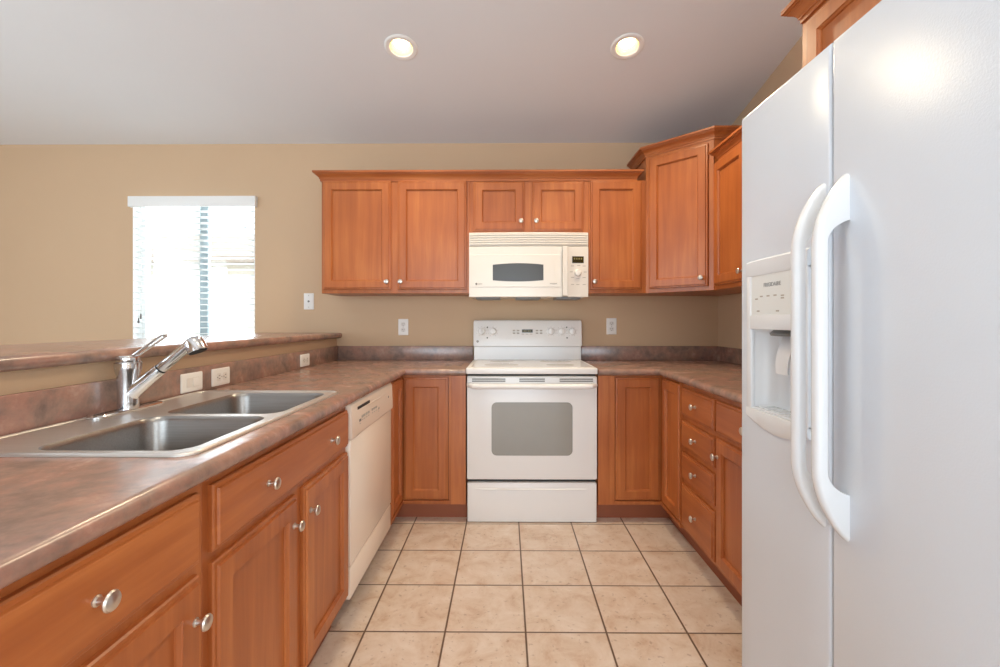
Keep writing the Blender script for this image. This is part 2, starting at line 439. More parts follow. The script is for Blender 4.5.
# recessed ceiling lights
def can_light(x, y, label):
    t = thing('recessed_light', label, 'ceiling light', (x, y, ceil_z(y)), group='recessed ceiling lights', rot=(-math.atan(SLOPE), 0, 0))
    bm = bmesh.new(); rings = []
    for r, z in ((0.0565, 0.004), (0.062, -0.005), (0.080, -0.007), (0.0875, -0.003), (0.088, 0.0005), (0.060, 0.0005)):
        rings.append([(r*math.cos(2*PI*i/40), r*math.sin(2*PI*i/40), z) for i in range(40)])
    loft(bm, rings+[rings[0]], False, False); obj('trim_ring', bm, 'trim_white', t)
    bm = bmesh.new(); rings = []
    for r, z in ((0.0565, 0.002), (0.0555, 0.03), (0.052, 0.08), (0.046, 0.10), (0.01, 0.102)):
        rings.append([(r*math.cos(2*PI*i/40), r*math.sin(2*PI*i/40), z) for i in range(40)])
    loft(bm, rings, False, True); obj('reflector', bm, 'can_reflector', t)
    bm = bmesh.new(); lathe(bm, [(0.012, 0.10), (0.020, 0.085), (0.038, 0.05), (0.0425, 0.035), (0.038, 0.022), (0.02, 0.014), (0.004, 0.012)], seg=32); obj('bulb', bm, 'bulb', t)
    l = bpy.data.lights.new('can_lamp', 'SPOT'); l.energy = 78; l.color = (1.0, 0.83, 0.56); l.spot_size = math.radians(150); l.spot_blend = 0.8; l.shadow_soft_size = 0.045
    o = bpy.data.objects.new('can_lamp', l); COL.objects.link(o); o.parent = t; o.location = (0, 0, -0.012)
    return t
can_light(*CANS[0], 'round recessed ceiling light left of the range, glowing warm')
can_light(*CANS[1], 'round recessed ceiling light nearest the refrigerator, glowing warm')
for x in (-0.559, 0.644):       # two added fill lamps without fixtures, in the ceiling out of view
    l = bpy.data.lights.new('ceiling_fill_lamp', 'SPOT'); l.energy = 66; l.color = (1.0, 0.87, 0.68); l.spot_size = math.radians(150); l.spot_blend = 0.8; l.shadow_soft_size = 0.06
    o = bpy.data.objects.new('ceiling_fill_lamp', l); COL.objects.link(o); o.location = (x, 0.4, ceil_z(0.4)-0.02); o.rotation_euler = (-math.atan(SLOPE), 0, 0)

# ------------------------------------------------------------------ cabinet parts
def door_bm(w, h, panel=True, fr=0.056, t=0.019):
    """local: x 0..w, z 0..h, back on y=0, front at y=-t; routed edge, recessed panel"""
    bm = bmesh.new()
    def ring(i, d): return [(i, -d, i), (w-i, -d, i), (w-i, -d, h-i), (i, -d, h-i)]
    rs = [ring(0, 0), ring(0, 0.009), ring(0.003, 0.0125), ring(0.010, 0.0135), ring(0.012, t-0.001), ring(0.0135, t)]
    if panel: rs += [ring(fr, t), ring(fr+0.001, t-0.003), ring(fr+0.006, t-0.008), ring(fr+0.007, t-0.0125)]
    loft(bm, rs); return bm
def knob_bm():
    bm = bmesh.new()
    lathe(bm, [(0.0085, 0), (0.0085, 0.002), (0.006, 0.004), (0.0048, 0.010), (0.0055, 0.015), (0.012, 0.018), (0.0150, 0.0205), (0.0155, 0.023), (0.0135, 0.026), (0.008, 0.0282), (0.002, 0.029)], axis='-Y', seg=24)
    return bm
KNOB = None
def knob(parent, x, z):
    global KNOB
    if KNOB is None:
        o = obj('knob', knob_bm(), 'nickel', parent, (x, -0.019, z)); KNOB = o.data
    else:
        o = bpy.data.objects.new('knob', KNOB); COL.objects.link(o); o.parent = parent; o.location = (x, -0.019, z)
    return o
def door(parent, x0, x1, z0, z1, kn=None, loc=None, rotz=0.0, fr=0.056):
    o = obj('door', door_bm(x1-x0, z1-z0, True, fr), 'maple_upright', parent, loc or (x0, 0, z0), rotz, angle=20)
    if kn: knob(o, kn[0]-(0 if loc else x0), kn[1]-(0 if loc else z0))
    return o
def drawer(parent, x0, x1, z0, z1, knobs=()):
    o = obj('drawer_front', door_bm(x1-x0, z1-z0, False), 'maple_level', parent, (x0, 0, z0), angle=20)
    for kx in knobs: knob(o, kx-x0, (z1-z0)/2)
    return o
CH = 0.862
def carcass(parent, w, d, z0, z1):
    bm = bmesh.new(); box(bm, 0, w, 0.019, d, z0, z1); obj('carcass', bm, 'maple_upright', parent)
    bm = bmesh.new(); box(bm, 0, w, 0, 0.019, z0, z1, 0.0012, 1); obj('face_frame', bm, 'maple_upright', parent)
def open_carcass(parent, w, d, z0, z1):
    bm = bmesh.new()
    box(bm, 0, 0.010, 0.019, d, z0, z1); box(bm, w-0.010, w, 0.019, d, z0, z1)
    box(bm, 0.010, w-0.010, 0.019, d, z0, z0+0.016); box(bm, 0.010, w-0.010, d-0.012, d, z0+0.016, z1)
    obj('carcass', bm, 'maple_upright', parent)
    bm = bmesh.new(); box(bm, 0, w, 0, 0.019, z0, z1, 0.0012, 1); obj('face_frame', bm, 'maple_upright', parent)
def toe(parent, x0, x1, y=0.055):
    bm = bmesh.new(); box(bm, x0, x1, y, y+0.016, 0, 0.105); obj('toe_kick', bm, 'toe_board', parent)

LF = -0.619        # left run frame plane
RF = 0.919         # right run frame plane
BF = 2.674         # back run frame plane

# left run (front faces +X; local x runs along world +Y)
def left_cab(name, label, y0, y1, group='lower cabinets', hollow=False):
    c = thing(name, label, 'cabinet', (LF, y0, 0), PI/2, group)
    (open_carcass if hollow else carcass)(c, y1-y0, 0.60, 0.105, CH); toe(c, 0, y1-y0)
    return c
c = left_cab('base_cabinet', 'wooden base cabinet nearest the camera, one drawer over one door', 0.41, 0.9175)
drawer(c, 0.022, 0.485, 0.700, 0.840, (0.250,))
door(c, 0.022, 0.485, 0.125, 0.678, (0.462, 0.598))
c = left_cab('sink_base_cabinet', 'wide wooden sink base cabinet, long drawer front over two doors', 0.918, 1.746, hollow=True)
# the front is one wide false drawer with two knobs above a pair of doors
drawer(c, 0.019, 0.817, 0.700, 0.840, (0.224, 0.636))
door(c, 0.019, 0.392, 0.125, 0.678, (0.362, 0.600))
door(c, 0.442, 0.817, 0.125, 0.678, (0.470, 0.600))

# corner cabinets with bi-fold doors
def corner_poly_left(e): return [(-1.222, 2.382), (LF-e, 2.382), (LF-e, BF+e), (-0.236, BF+e), (-0.236, 3.258), (-1.222, 3.258)]
c = thing('corner_base_cabinet', 'wooden corner base cabinet between the dishwasher and the range', 'cabinet', (0, 0, 0), 0, 'lower cabinets')
bm = bmesh.new(); prism(bm, corner_poly_left(0.0), 0.105, CH); obj('carcass', bm, 'maple_upright', c)
bm = bmesh.new(); prism(bm, [(LF-0.07, 2.382), (LF-0.055, 2.382), (LF-0.055, BF+0.055), (-0.236, BF+0.055), (-0.236, BF+0.07), (LF-0.07, BF+0.07)], 0, 0.105); obj('toe_kick', bm, 'toe_board', c)
bm = bmesh.new(); box(bm, -0.322, -0.236, BF-0.019, BF+0.004, 0.106, CH-0.001, 0.001, 1); obj('filler_strip', bm, 'maple_upright', c)
bm = bmesh.new(); box(bm, -0.3355, -0.3225, BF-0.016, BF+0.002, 0.106, CH-0.001, 0.001, 1); box(bm, LF+0.016, -0.3355, BF-0.016, BF+0.002, 0.106, 0.126, 0.001, 1)
box(bm, LF-0.002, LF+0.016, 2.383, BF-0.016, 0.106, 0.126, 0.001, 1); box(bm, LF-0.002, LF+0.016, 2.383, 2.398, 0.126, CH-0.001, 0.001, 1); obj('face_frame', bm, 'maple_upright', c)
door(c, 0, 0.248, 0, 0.72, loc=(LF, 2.402, 0.130), rotz=PI/2)
door(c, 0, 0.262, 0, 0.72, loc=(-0.602, BF, 0.130))

c = thing('corner_base_cabinet', 'wooden corner base cabinet between the range and the drawer stack', 'cabinet', (0, 0, 0), 0, 'lower cabinets')
bm = bmesh.new(); prism(bm, [(0.538, BF), (RF, BF), (RF, 2.362), (1.503, 2.362), (1.503, 3.258), (0.538, 3.258)], 0.105, CH); obj('carcass', bm, 'maple_upright', c)
bm = bmesh.new(); prism(bm, [(0.538, BF+0.055), (RF+0.055, BF+0.055), (RF+0.055, 2.362), (RF+0.07, 2.362), (RF+0.07, BF+0.07), (0.538, BF+0.07)], 0, 0.105); obj('toe_kick', bm, 'toe_board', c)
bm = bmesh.new(); box(bm, 0.538, 0.602, BF-0.019, BF+0.004, 0.106, CH-0.001, 0.001, 1); obj('filler_strip', bm, 'maple_upright', c)
bm = bmesh.new(); box(bm, 0.6025, 0.6355, BF-0.016, BF+0.002, 0.106, CH-0.001, 0.001, 1); box(bm, 0.6355, RF-0.016, BF-0.016, BF+0.002, 0.106, 0.126, 0.001, 1)
box(bm, RF-0.016, RF+0.002, 2.3625, BF-0.016, 0.106, 0.126, 0.001, 1); box(bm, RF-0.016, RF+0.002, 2.3625, 2.368, 0.126, CH-0.001, 0.001, 1); obj('face_frame', bm, 'maple_upright', c)
door(c, 0, 0.262, 0, 0.72, loc=(0.640, BF, 0.130))
door(c, 0, 0.268, 0, 0.72, loc=(RF, 2.640, 0.130), rotz=-PI/2)

# right run (front faces -X; local x runs along world -Y)
def right_cab(name, label, y_far, y_near):
    c = thing(name, label, 'cabinet', (RF, y_far, 0), -PI/2, 'lower cabinets')
    carcass(c, y_far-y_near, 0.58, 0.105, CH); toe(c, 0, y_far-y_near)
    return c
c = right_cab('drawer_base_cabinet', 'wooden drawer base cabinet with a stack of four drawers', 2.3615, 1.977)
for z0, z1 in ((0.700, 0.838), (0.540, 0.671), (0.375, 0.511), (0.128, 0.346)):
    drawer(c, 0.012, 0.376, z0, z1, (0.194,))
c = right_cab('base_cabinet', 'wooden base cabinet partly hidden behind the refrigerator, drawer over door', 1.9765, 1.41)
drawer(c, 0.010, 0.545, 0.700, 0.838, (0.278,))
door(c, 0.010, 0.545, 0.128, 0.678, (0.036, 0.600))

# ------------------------------------------------------------------ wall cabinets
CROWN = [(0, -0.004), (0.008, -0.004), (0.008, 0.008), (0.012, 0.010), (0.012, 0.014), (0.015, 0.020), (0.021, 0.027), (0.029, 0.033), (0.033, 0.035), (0.033, 0.039), (0.039, 0.040), (0.039, 0.044), (0.045, 0.045), (0.045, 0.057), (0, 0.058)]
def crown_bm(path, z):
    """moulding swept along a level path; it projects to the right-hand side of the direction of travel"""
    pts = [Vector(p) for p in path]; bm = bmesh.new(); rings = []
    for i, p in enumerate(pts):
        def nrm(a, b):
            d = (b-a).normalized(); return Vector((d.y, -d.x))
        if i == 0: m = nrm(pts[0], pts[1])
        elif i == len(pts)-1: m = nrm(pts[-2], pts[-1])
        else:
            a, b = nrm(pts[i-1], p), nrm(p, pts[i+1]); m = (a+b).normalized(); m = m/ m.dot(a)
        rings.append([(p.x+m.x*o, p.y+m.y*o, z+u) for o, u in CROWN])
    loft(bm, rings); return bm
UZ0, UZ1 = 1.361, 2.100
def wall_cab(label, loc, rotz, w, d, z0, z1, name='wall_cabinet', bottom=True):
    c = thing(name, label, 'cabinet', (loc[0], loc[1], z0), rotz, 'upper cabinets')
    bm = bmesh.new(); box(bm, 0, w, 0.019, d, 0, z1-z0); obj('carcass', bm, 'maple_upright', c)
    bm = bmesh.new(); box(bm, 0, w, 0, 0.019, 0, z1-z0, 0.0012, 1); obj('face_frame', bm, 'maple_upright', c)
    return c
UF = 2.975
c = wall_cab('wooden wall cabinet with two tall doors, left of the microwave', (-1.212, UF), 0, 0.973, 0.304, UZ0, UZ1)
for a, b, k in ((0.012, 0.459, 0.436), (0.503, 0.955, 0.526)): door(c, a, b, 0.024, 0.735, (k, 0.075))
c = wall_cab('short wooden wall cabinet with two small doors above the microwave', (-0.2385, UF), 0, 0.7780, 0.304, 1.757, UZ1)
for a, b, k in ((0.026, 0.359, 0.336), (0.409, 0.744, 0.435)): door(c, a, b, 0.010, 0.334, (k, 0.072))
c = wall_cab('narrow wooden wall cabinet with one door, right of the microwave', (0.540, UF), 0, 0.3745, 0.304, UZ0, UZ1)
door(c, 0.010, 0.345, 0.024, 0.735, (0.034, 0.075))
cr = obj('crown_molding', crown_bm([(-1.212, 3.279), (-1.212, UF), (0.845, UF), (0.845, 3.10)], UZ1), 'maple_level', angle=25)
tag(cr, 'long wooden crown molding along the cabinets above the range', 'crown molding')

DZ1 = 2.250
c = thing('corner_wall_cabinet', 'tall diagonal wooden wall cabinet in the back right corner', 'cabinet', (0.915, 2.975, UZ0), -PI/4, 'upper cabinets')
R45 = Matrix.Rotation(PI/4, 4, 'Z')
def to_local(x, y): v = R45 @ Vector((x-0.915, y-2.975, 0)); return (v.x, v.y)
bm = bmesh.new(); prism(bm, [to_local(*p) for p in ((0.9155, 3.279), (0.9155, 2.9765), (1.2215, 2.6705), (1.524, 2.6705), (1.524, 3.279))], 0, DZ1-UZ0); obj('carcass', bm, 'maple_upright', c)
DW_ = 0.4313
bm = bmesh.new(); box(bm, 0.0, DW_, -0.003, 0.010, 0, DZ1-UZ0, 0.001, 1); obj('face_frame', bm, 'maple_upright', c)
door(c, 0.026, 0.400, 0.026, DZ1-UZ0-0.022, (0.368, 0.075), loc=None).location.y = -0.003
cb = crown_bm([(0.9155, 3.279), (0.9155, 2.975), (1.22, 2.6705), (1.524, 2.6705)], DZ1)
for v in cb.verts:
    p = to_local(v.co.x, v.co.y); v.co = Vector((p[0], p[1], v.co.z-UZ0))
obj('crown_molding', cb, 'maple_level', c, angle=25)

UR = 1.220
c = wall_cab('wooden wall cabinet on the right wall, half hidden by the refrigerator', (UR, 2.669), -PI/2, 0.77, 0.304, UZ0, UZ1)
door(c, 0.020, 0.372, 0.024, 0.735, (0.348, 0.075)); door(c, 0.382, 0.750, 0.024, 0.735, (0.408, 0.075))
cb = crown_bm([(1.40, 2.60), (UR, 2.60), (UR, 1.90)], UZ1)
for v in cb.verts: v.co = Vector((2.669-v.co.y, v.co.x-UR, v.co.z-UZ0))
obj('crown_molding', cb, 'maple_level', c, angle=25)

FX = 0.915
c = wall_cab('wooden wall cabinet mounted high above the refrigerator', (FX, 1.410), -PI/2, 0.98, 0.609, 1.80, UZ1)
door(c, 0.035, 0.485, 0.022, 0.280, (0.46, 0.06)); door(c, 0.495, 0.945, 0.022, 0.280, (0.52, 0.06))
cb = crown_bm([(1.524, 1.400), (FX, 1.400), (FX, 0.43)], UZ1)
for v in cb.verts: v.co = Vector((1.410-v.co.y, v.co.x-FX, v.co.z-1.80))
obj('crown_molding', cb, 'maple_level', c, angle=25)

# ------------------------------------------------------------------ worktops
CT0, CT1 = 0.862, 0.900
EL, ER, EB = -0.585, 0.887, 2.640     # front edges
SX0, SX1, SY0, SY1 = -1.175, -0.660, 0.945, 1.765      # sink cut-out
def near(a, b): return abs(a-b) < 1e-4
ct = thing('countertop', 'brown mottled laminate countertop with the sink, left of the range', 'countertop', (0, 0, 0))
xs = [-1.224, SX0, SX1, EL, -0.236]; ys = [0.36, SY0, SY1, EB, 3.279]
bm = bmesh.new()
slab_grid(bm, xs, ys, lambda i, j: (i == 3 and j == 3) or (i < 3 and not (i == 1 and j == 1)), CT0, CT1,
    lambda m, e: (near(m.x, EL) and m.y < EB+1e-4 and near(e.verts[0].co.z, e.verts[1].co.z)) or (near(m.y, EB) and m.x > EL and near(e.verts[0].co.z, e.verts[1].co.z)), 0.0175, 5)
obj('worktop', bm, 'laminate', ct)
bm = bmesh.new(); box(bm, -1.2245, -1.205, 0.36, 3.259, CT1, 1.0, 0.003); obj('backsplash', bm, 'laminate', ct)
bm = bmesh.new(); box(bm, -1.2245, -0.236, 3.2595, 3.279, CT1, 1.0, 0.003); obj('backsplash', bm, 'laminate', ct)
ct = thing('countertop', 'brown mottled laminate countertop between the range and the refrigerator', 'countertop', (0, 0, 0))
xs = [0.538, ER, 1.524]; ys = [1.36, EB, 3.279]
bm = bmesh.new()
slab_grid(bm, xs, ys, lambda i, j: not (i == 0 and j == 0), CT0, CT1,
    lambda m, e: (near(m.x, ER) and m.y < EB+1e-4 and near(e.verts[0].co.z, e.verts[1].co.z)) or (near(m.y, EB) and m.x < ER and near(e.verts[0].co.z, e.verts[1].co.z)), 0.0175, 5)
obj('worktop', bm, 'laminate', ct)
bm = bmesh.new(); box(bm, 0.538, 1.524, 3.2595, 3.279, CT1, 1.0, 0.003); obj('backsplash', bm, 'laminate', ct)
bm = bmesh.new(); box(bm, 1.5045, 1.524, 1.36, 3.259, CT1, 1.0, 0.003); obj('backsplash', bm, 'laminate', ct)

bm = bmesh.new()
slab_grid(bm, [-1.79, -1.187], [0.33, 3.2785], lambda i, j: True, 1.0575, 1.0955, lambda m, e: (near(abs(m.x+1.4885), 0.3015) and near(e.verts[0].co.z, e.verts[1].co.z)), 0.0175, 5)
tag(obj('bar_top', bm, 'laminate'), 'raised brown laminate bar top on the half wall behind the sink', 'bar top')

# ------------------------------------------------------------------ sink
sk = thing('kitchen_sink', 'stainless steel double bowl drop-in sink in the left countertop', 'sink', (-0.9175, 1.352, 0.900))
OX0, OX1, OY0, OY1 = -0.2815, 0.2725, -0.427, 0.427
A = (-0.110, 0.237, -0.392, -0.042); B = (-0.116, 0.237, -0.008, 0.384)
bm = bmesh.new()
outer = rrect(OX0, OX1, OY0, OY1, 0.045, 8)
loops = []
def loop_edges(pts, z):
    vs = [bm.verts.new((x, y, z)) for x, y in pts]
    return vs, [bm.edges.new((vs[i], vs[(i+1) % len(vs)])) for i in range(len(vs))]
ins = rrect(OX0+0.012, OX1-0.012, OY0+0.012, OY1-0.012, 0.036, 8)
v_out, e_out = loop_edges(ins, 0.004)
hA = rrect(*A, 0.050, 8); hB = rrect(*B, 0.050, 8)
vA, eA = loop_edges(hA, 0.004); vB, eB = loop_edges(hB, 0.004)
bmesh.ops.triangle_fill(bm, edges=e_out+eA+eB, use_beauty=True)
# rolled rim
def ring3(off, z, r): return [(x, y, z) for x, y in rrect(OX0+off, OX1-off, OY0+off, OY1-off, r, 8)]
loft(bm, [ring3(0, 0.0005, 0.045), ring3(0.0015, 0.005, 0.0435), ring3(0.005, 0.0075, 0.041), ring3(0.009, 0.0070, 0.038), ring3(0.012, 0.004, 0.036)], False, False)
obj('deck', bm, 'stainless', sk, angle=40)
for q in (A, B):
    bm = bmesh.new(); rings = []
    for off, z, r in ((0, 0.004, 0.050), (0.003, 0.000, 0.050), (0.006, -0.010, 0.050), (0.014, -0.15, 0.048), (0.022, -0.172, 0.044), (0.045, -0.184, 0.04), (0.10, -0.188, 0.03)):
        rings.append([(x, y, z) for x, y in rrect(q[0]+off, q[1]-off, q[2]+off, q[3]-off, r, 8)])
    loft(bm, rings, False, True); bo = obj('bowl', bm, 'stainless_bowl', sk, angle=50)
    bm = bmesh.new(); lathe(bm, [(0.056, 0), (0.054, 0.003), (0.045, 0.003), (0.040, -0.003), (0.004, -0.004)], ((q[0]+q[1])/2, (q[2]+q[3])/2, -0.1875)); obj('drain_strainer', bm, 'chrome', bo)

# ------------------------------------------------------------------ faucet
FA = (-1.160, 1.385, 0.9042)
fa = thing('kitchen_faucet', 'chrome pull-out kitchen faucet with loop lever behind the sink', 'faucet', FA)
bm = bmesh.new()
loft(bm, [[(x, y, z) for x, y in rrect(-0.025+o, 0.025-o, -0.128+o, 0.128-o, 0.0245-o*0.6, 8)] for o, z in ((0, 0), (0, 0.005), (0.004, 0.009), (0.012, 0.0105))]); obj('base_plate', bm, 'chrome', fa)
bm = bmesh.new(); lathe(bm, [(0.0275, 0.008), (0.0285, 0.014), (0.027, 0.03), (0.0275, 0.07), (0.0295, 0.11), (0.0335, 0.125), (0.0345, 0.135), (0.0345, 0.148), (0.033, 0.1495)], seg=40); obj('body', bm, 'chrome', fa)
bm = bmesh.new(); lathe(bm, [(0.030, 0.1495), (0.0315, 0.152), (0.0315, 0.166), (0.029, 0.170), (0.004, 0.172)], seg=40); lever = obj('lever_cap', bm, 'chrome', fa)
# loop lever rising over the bowl
d = Vector((0.82, 0, 0.57)).normalized(); n = Vector((-d.z, 0, d.x)); yv = Vector((0, 1, 0))
bm = bmesh.new()
p0 = Vector((0.010, 0, 0.161))
def lp(s, wv): return p0 + d*s + yv*wv
L = 0.124
path = [lp(0, -0.010), lp(0.02, -0.0125), lp(0.06, -0.0130), lp(0.10, -0.0135), lp(0.120, -0.0125), lp(L, -0.006), lp(L, 0.006), lp(0.120, 0.0125), lp(0.10, 0.0135), lp(0.06, 0.0130), lp(0.02, 0.0125), lp(0, 0.010)]
tube(bm, path, 0.0042, 10, up=n, flat=0.8); box(bm, -0.006, 0.02, -0.012, 0.012, 0.155, 0.166, 0.004); obj('lever', bm, 'chrome', lever)
a = math.radians(41); sd = Vector((math.cos(a), 0.05, math.sin(a))).normalized()
s0 = Vector((0.012, 0, 0.056))
bm = bmesh.new(); tube(bm, [s0, s0+sd*0.01, s0+sd*0.05, s0+sd*0.105, s0+sd*0.110], [0.0245, 0.022, 0.0195, 0.0185, 0.0175], 24); sp_ = obj('spout', bm, 'chrome', fa)
bm = bmesh.new(); tube(bm, [s0+sd*0.110, s0+sd*0.113], 0.0172, 24); obj('seal_ring', bm, 'black_rubber', sp_)
bm = bmesh.new(); tube(bm, [s0+sd*0.113, s0+sd*0.116, s0+sd*0.18, s0+sd*0.232], [0.0158, 0.0166, 0.0160, 0.0160], 24)
e = s0+sd*0.229
hd = Vector((0.40, 0.0, -0.92)).normalized()
h0 = e + Vector((0.004, 0, 0.020))
tube(bm, [h0, h0+hd*0.001, h0+hd*0.004, h0+hd*0.010, h0+hd*0.020, h0+hd*0.036, h0+hd*0.046, h0+hd*0.048],
     [0.002, 0.012, 0.0190, 0.0235, 0.0262, 0.0282, 0.0286, 0.0268], 32, up=(0, 1, 0)); hdo = obj('spray_head', bm, 'chrome', fa)
bm = bmesh.new(); tube(bm, [h0+hd*0.0465, h0+hd*0.0505], [0.0262, 0.0245], 28, up=(0, 1, 0)); obj('spray_face', bm, 'black_rubber', hdo)

# ------------------------------------------------------------------ outlets and switches
def plate_thing(label, loc, rotz, kind, horizontal=False):
    name, cat = {'outlet': ('wall_outlet', 'outlet'), 'switch': ('light_switch', 'switch'), 'jack': ('wall_jack', 'wall plate')}[kind]
    t = thing(name, label, cat, loc, rot=(0, 0, rotz))
    W, H = (0.118, 0.072) if horizontal else (0.072, 0.118)
    M = (lambda a, b: (b, a)) if horizontal else (lambda a, b: (a, b))
    bm = bmesh.new(); loft(bm, [[(x, -y, z) for x, z in rrect(-W/2+o, W/2-o, -H/2+o, H/2-o, 0.004, 3)] for o, y in ((0, 0), (0, 0.003), (0.003, 0.0055), (0.005, 0.006))]); obj('plate', bm, 'outlet_white', t)
    def part(nm, cx, cz, w, h, y0, y1, mat, r=0.002, parent=t):
        cx, cz = M(cx, cz); w, h = M(w, h)
        bm = bmesh.new(); loft(bm, [[(x, -y, z) for x, z in rrect(cx-w/2, cx+w/2, cz-h/2, cz+h/2, r, 4)] for y in (y0, y1)]); return obj(nm, bm, mat, parent)
    if kind == 'outlet':
        for s in (-1, 1):
            so = part('socket', 0, s*0.0205, 0.033, 0.029, 0.005, 0.0075, 'outlet_face', 0.009)
            for dx in (-0.0065, 0.0065): part('slot', dx, s*0.0205+0.003, 0.0022, 0.009, 0.007, 0.0079, 'dark', 0.0008, so)
            part('ground_hole', 0, s*0.0205-0.0085, 0.0045, 0.0045, 0.007, 0.0079, 'dark', 0.002, so)
        part('screw', 0, 0, 0.006, 0.006, 0.005, 0.007, 'pale_mark', 0.0028)
    elif kind == 'switch':
        part('switch_frame', 0, 0, 0.036, 0.069, 0.005, 0.0068, 'outlet_face', 0.002)
        part('rocker', 0, 0.014, 0.031, 0.032, 0.006, 0.0095, 'outlet_white', 0.002)
        part('rocker', 0, -0.018, 0.031, 0.030, 0.006, 0.0082, 'outlet_face', 0.002)
    else:
        part('jack_socket', 0, 0, 0.014, 0.014, 0.005, 0.009, 'grey_mark', 0.0065)
        for s in (-1, 1): part('screw', 0, s*0.042, 0.006, 0.006, 0.005, 0.007, 'pale_mark', 0.0028)
    return t
plate_thing('white wall jack plate left of the upper cabinets', (-1.428, WY-0.0005, 1.322), 0, 'jack')
plate_thing('white outlet on the back wall left of the range', (-0.743, WY-0.0005, 1.136), 0, 'outlet')
plate_thing('white outlet on the back wall right of the range', (0.760, WY-0.0005, 1.142), 0, 'outlet')
plate_thing('white horizontal rocker switch in the backsplash beside the faucet', (-1.2045, 1.728, 0.946), PI/2, 'switch', True)
plate_thing('white horizontal outlet in the backsplash next to the rocker switch', (-1.2045, 1.905, 0.946), PI/2, 'outlet', True)
plate_thing('white horizontal outlet in the left backsplash nearest the back wall', (-1.2045, 2.705, 0.946), PI/2, 'outlet', True)

# ------------------------------------------------------------------ dishwasher (front faces +X)
dw = thing('dishwasher', 'bisque built-in dishwasher under the left countertop', 'dishwasher', (-0.602, 1.7495, 0), PI/2)
W = 0.629
bm = bmesh.new(); box(bm, 0.004, W-0.004, 0.03, 0.58, 0.10, 0.855); obj('tub', bm, 'bisque', dw)
bm = bmesh.new()
prof = [(0.030, 0.722), (-0.006, 0.722), (-0.008, 0.728), (-0.003, 0.845), (0.004, 0.858), (0.030, 0.858)]
loft(bm, [[(x, y, z) for y, z in prof] for x in (0, W)]); cp = obj('control_panel', bm, 'bisque', dw)
bm = bmesh.new(); box(bm, 0.075, 0.235, -0.0065, 0.004, 0.822, 0.834, 0.002); obj('latch_slot', bm, 'dark', cp)
bm = bmesh.new(); loft(bm, [[(x, -0.0045-0.010*math.sin(PI*min(max((x-0.07)/0.44, 0), 1))*0.5, 0.819), (x, 0.0, 0.819), (x, 0.0, 0.8225), (x, -0.0045, 0.8225)] for x in [0.07+0.44*k/12 for k in range(13)]]); obj('latch_lip', bm, 'bisque', cp)
for k, (x, z) in enumerate([(0.10, 0.775), (0.13, 0.785), (0.155, 0.785), (0.185, 0.785), (0.215, 0.785), (0.27, 0.785), (0.30, 0.785), (0.33, 0.785), (0.37, 0.772)]):
    bm = bmesh.new(); box(bm, x-0.009, x+0.009, -0.0085, -0.003, z-0.005, z+0.005, 0.001, 1); obj('button', bm, 'pale_mark' if k else 'grey_mark', cp)
    bm = bmesh.new(); box(bm, x-0.007, x+0.007, -0.0078, -0.003, z-0.015, z-0.012); obj('button_mark', bm, 'pale_mark', cp)
bm = bmesh.new(); lathe(bm, [(0.006, 0), (0.006, 0.003), (0.004, 0.004)], (0.55, -0.003, 0.795), '-Y', 16); obj('status_light', bm, 'grey_mark', cp)
bm = bmesh.new(); box(bm, 0.004, W-0.004, 0.0, 0.03, 0.228, 0.718, 0.004); obj('door', bm, 'bisque', dw)
bm = bmesh.new(); box(bm, 0.004, W-0.004, 0.002, 0.03, 0.100, 0.222, 0.003); obj('kick_panel', bm, 'bisque', dw)
bm = bmesh.new(); box(bm, 0.004, W-0.004, 0.09, 0.105, 0.0, 0.10); obj('toe_kick', bm, 'dark', dw)

# ------------------------------------------------------------------ range
rg = thing('range', 'white electric range with oven between the two countertops', 'range', (-0.2285, 2.650, 0))
W = 0.760
bm = bmesh.new(); box(bm, 0.003, W-0.003, 0.042, 0.600, 0.02, 0.872, 0.003); obj('body', bm, 'range_white', rg)
bm = bmesh.new(); box(bm, 0.003, W-0.003, 0.036, 0.044, 0.225, 0.868); obj('gasket_gap', bm, 'dark', rg)
bm = bmesh.new()
box(bm, -0.003, W-0.003, -0.030, 0.560, 0.873, 0.908, 0.006, 3); ck = obj('cooktop', bm, 'range_white', rg)
bm = bmesh.new(); box(bm, 0.022, W-0.022, 0.005, 0.520, 0.9075, 0.9105, 0.001, 1); obj('glass_surface', bm, 'cooktop_glass', ck)
for x, y, r in ((0.20, 0.14, 0.105), (0.56, 0.14, 0.085), (0.20, 0.39, 0.08), (0.56, 0.39, 0.105)):
    bm = bmesh.new(); lathe(bm, [(r, 0.9102), (r, 0.9108), (r-0.004, 0.9109)], (x, y, 0), seg=48); obj('burner_mark', bm, 'burner_grey', ck)
# backguard: recessed lower band and overhanging control panel
bm = bmesh.new()
prof = [(0.600, 0.905), (0.548, 0.905), (0.550, 0.930), (0.553, 1.000), (0.600, 1.000)]
loft(bm, [[(x, y, z) for y, z in prof] for x in (0.004, W-0.004)]); obj('back_riser', bm, 'range_white', rg)
bm = bmesh.new()
prof = [(0.600, 0.999), (0.534, 0.999), (0.527, 1.005), (0.527, 1.015), (0.543, 1.170), (0.550, 1.182), (0.562, 1.187), (0.600, 1.187)]
def bg(x, k): return [(x, 0.565+(y-0.565)*k, 1.09+(z-1.09)*k) for y, z in prof]
loft(bm, [bg(0, 0.9), bg(0.003, 0.97), bg(0.010, 1), bg(W-0.010, 1), bg(W-0.003, 0.97), bg(W, 0.9)]); pn = obj('control_panel', bm, 'range_white', rg)
def pz(z): return 0.527+(z-1.015)*(0.016/0.155)       # panel face y at height z
tilt = -math.atan(0.016/0.155)
def on_panel(name, bmx, mat, x, z, par=None): return obj(name, bmx, mat, pn, (x, pz(z), z), rot=(tilt, 0, 0))
def px2x(px): return (px-506)*3.18/454+0.2285
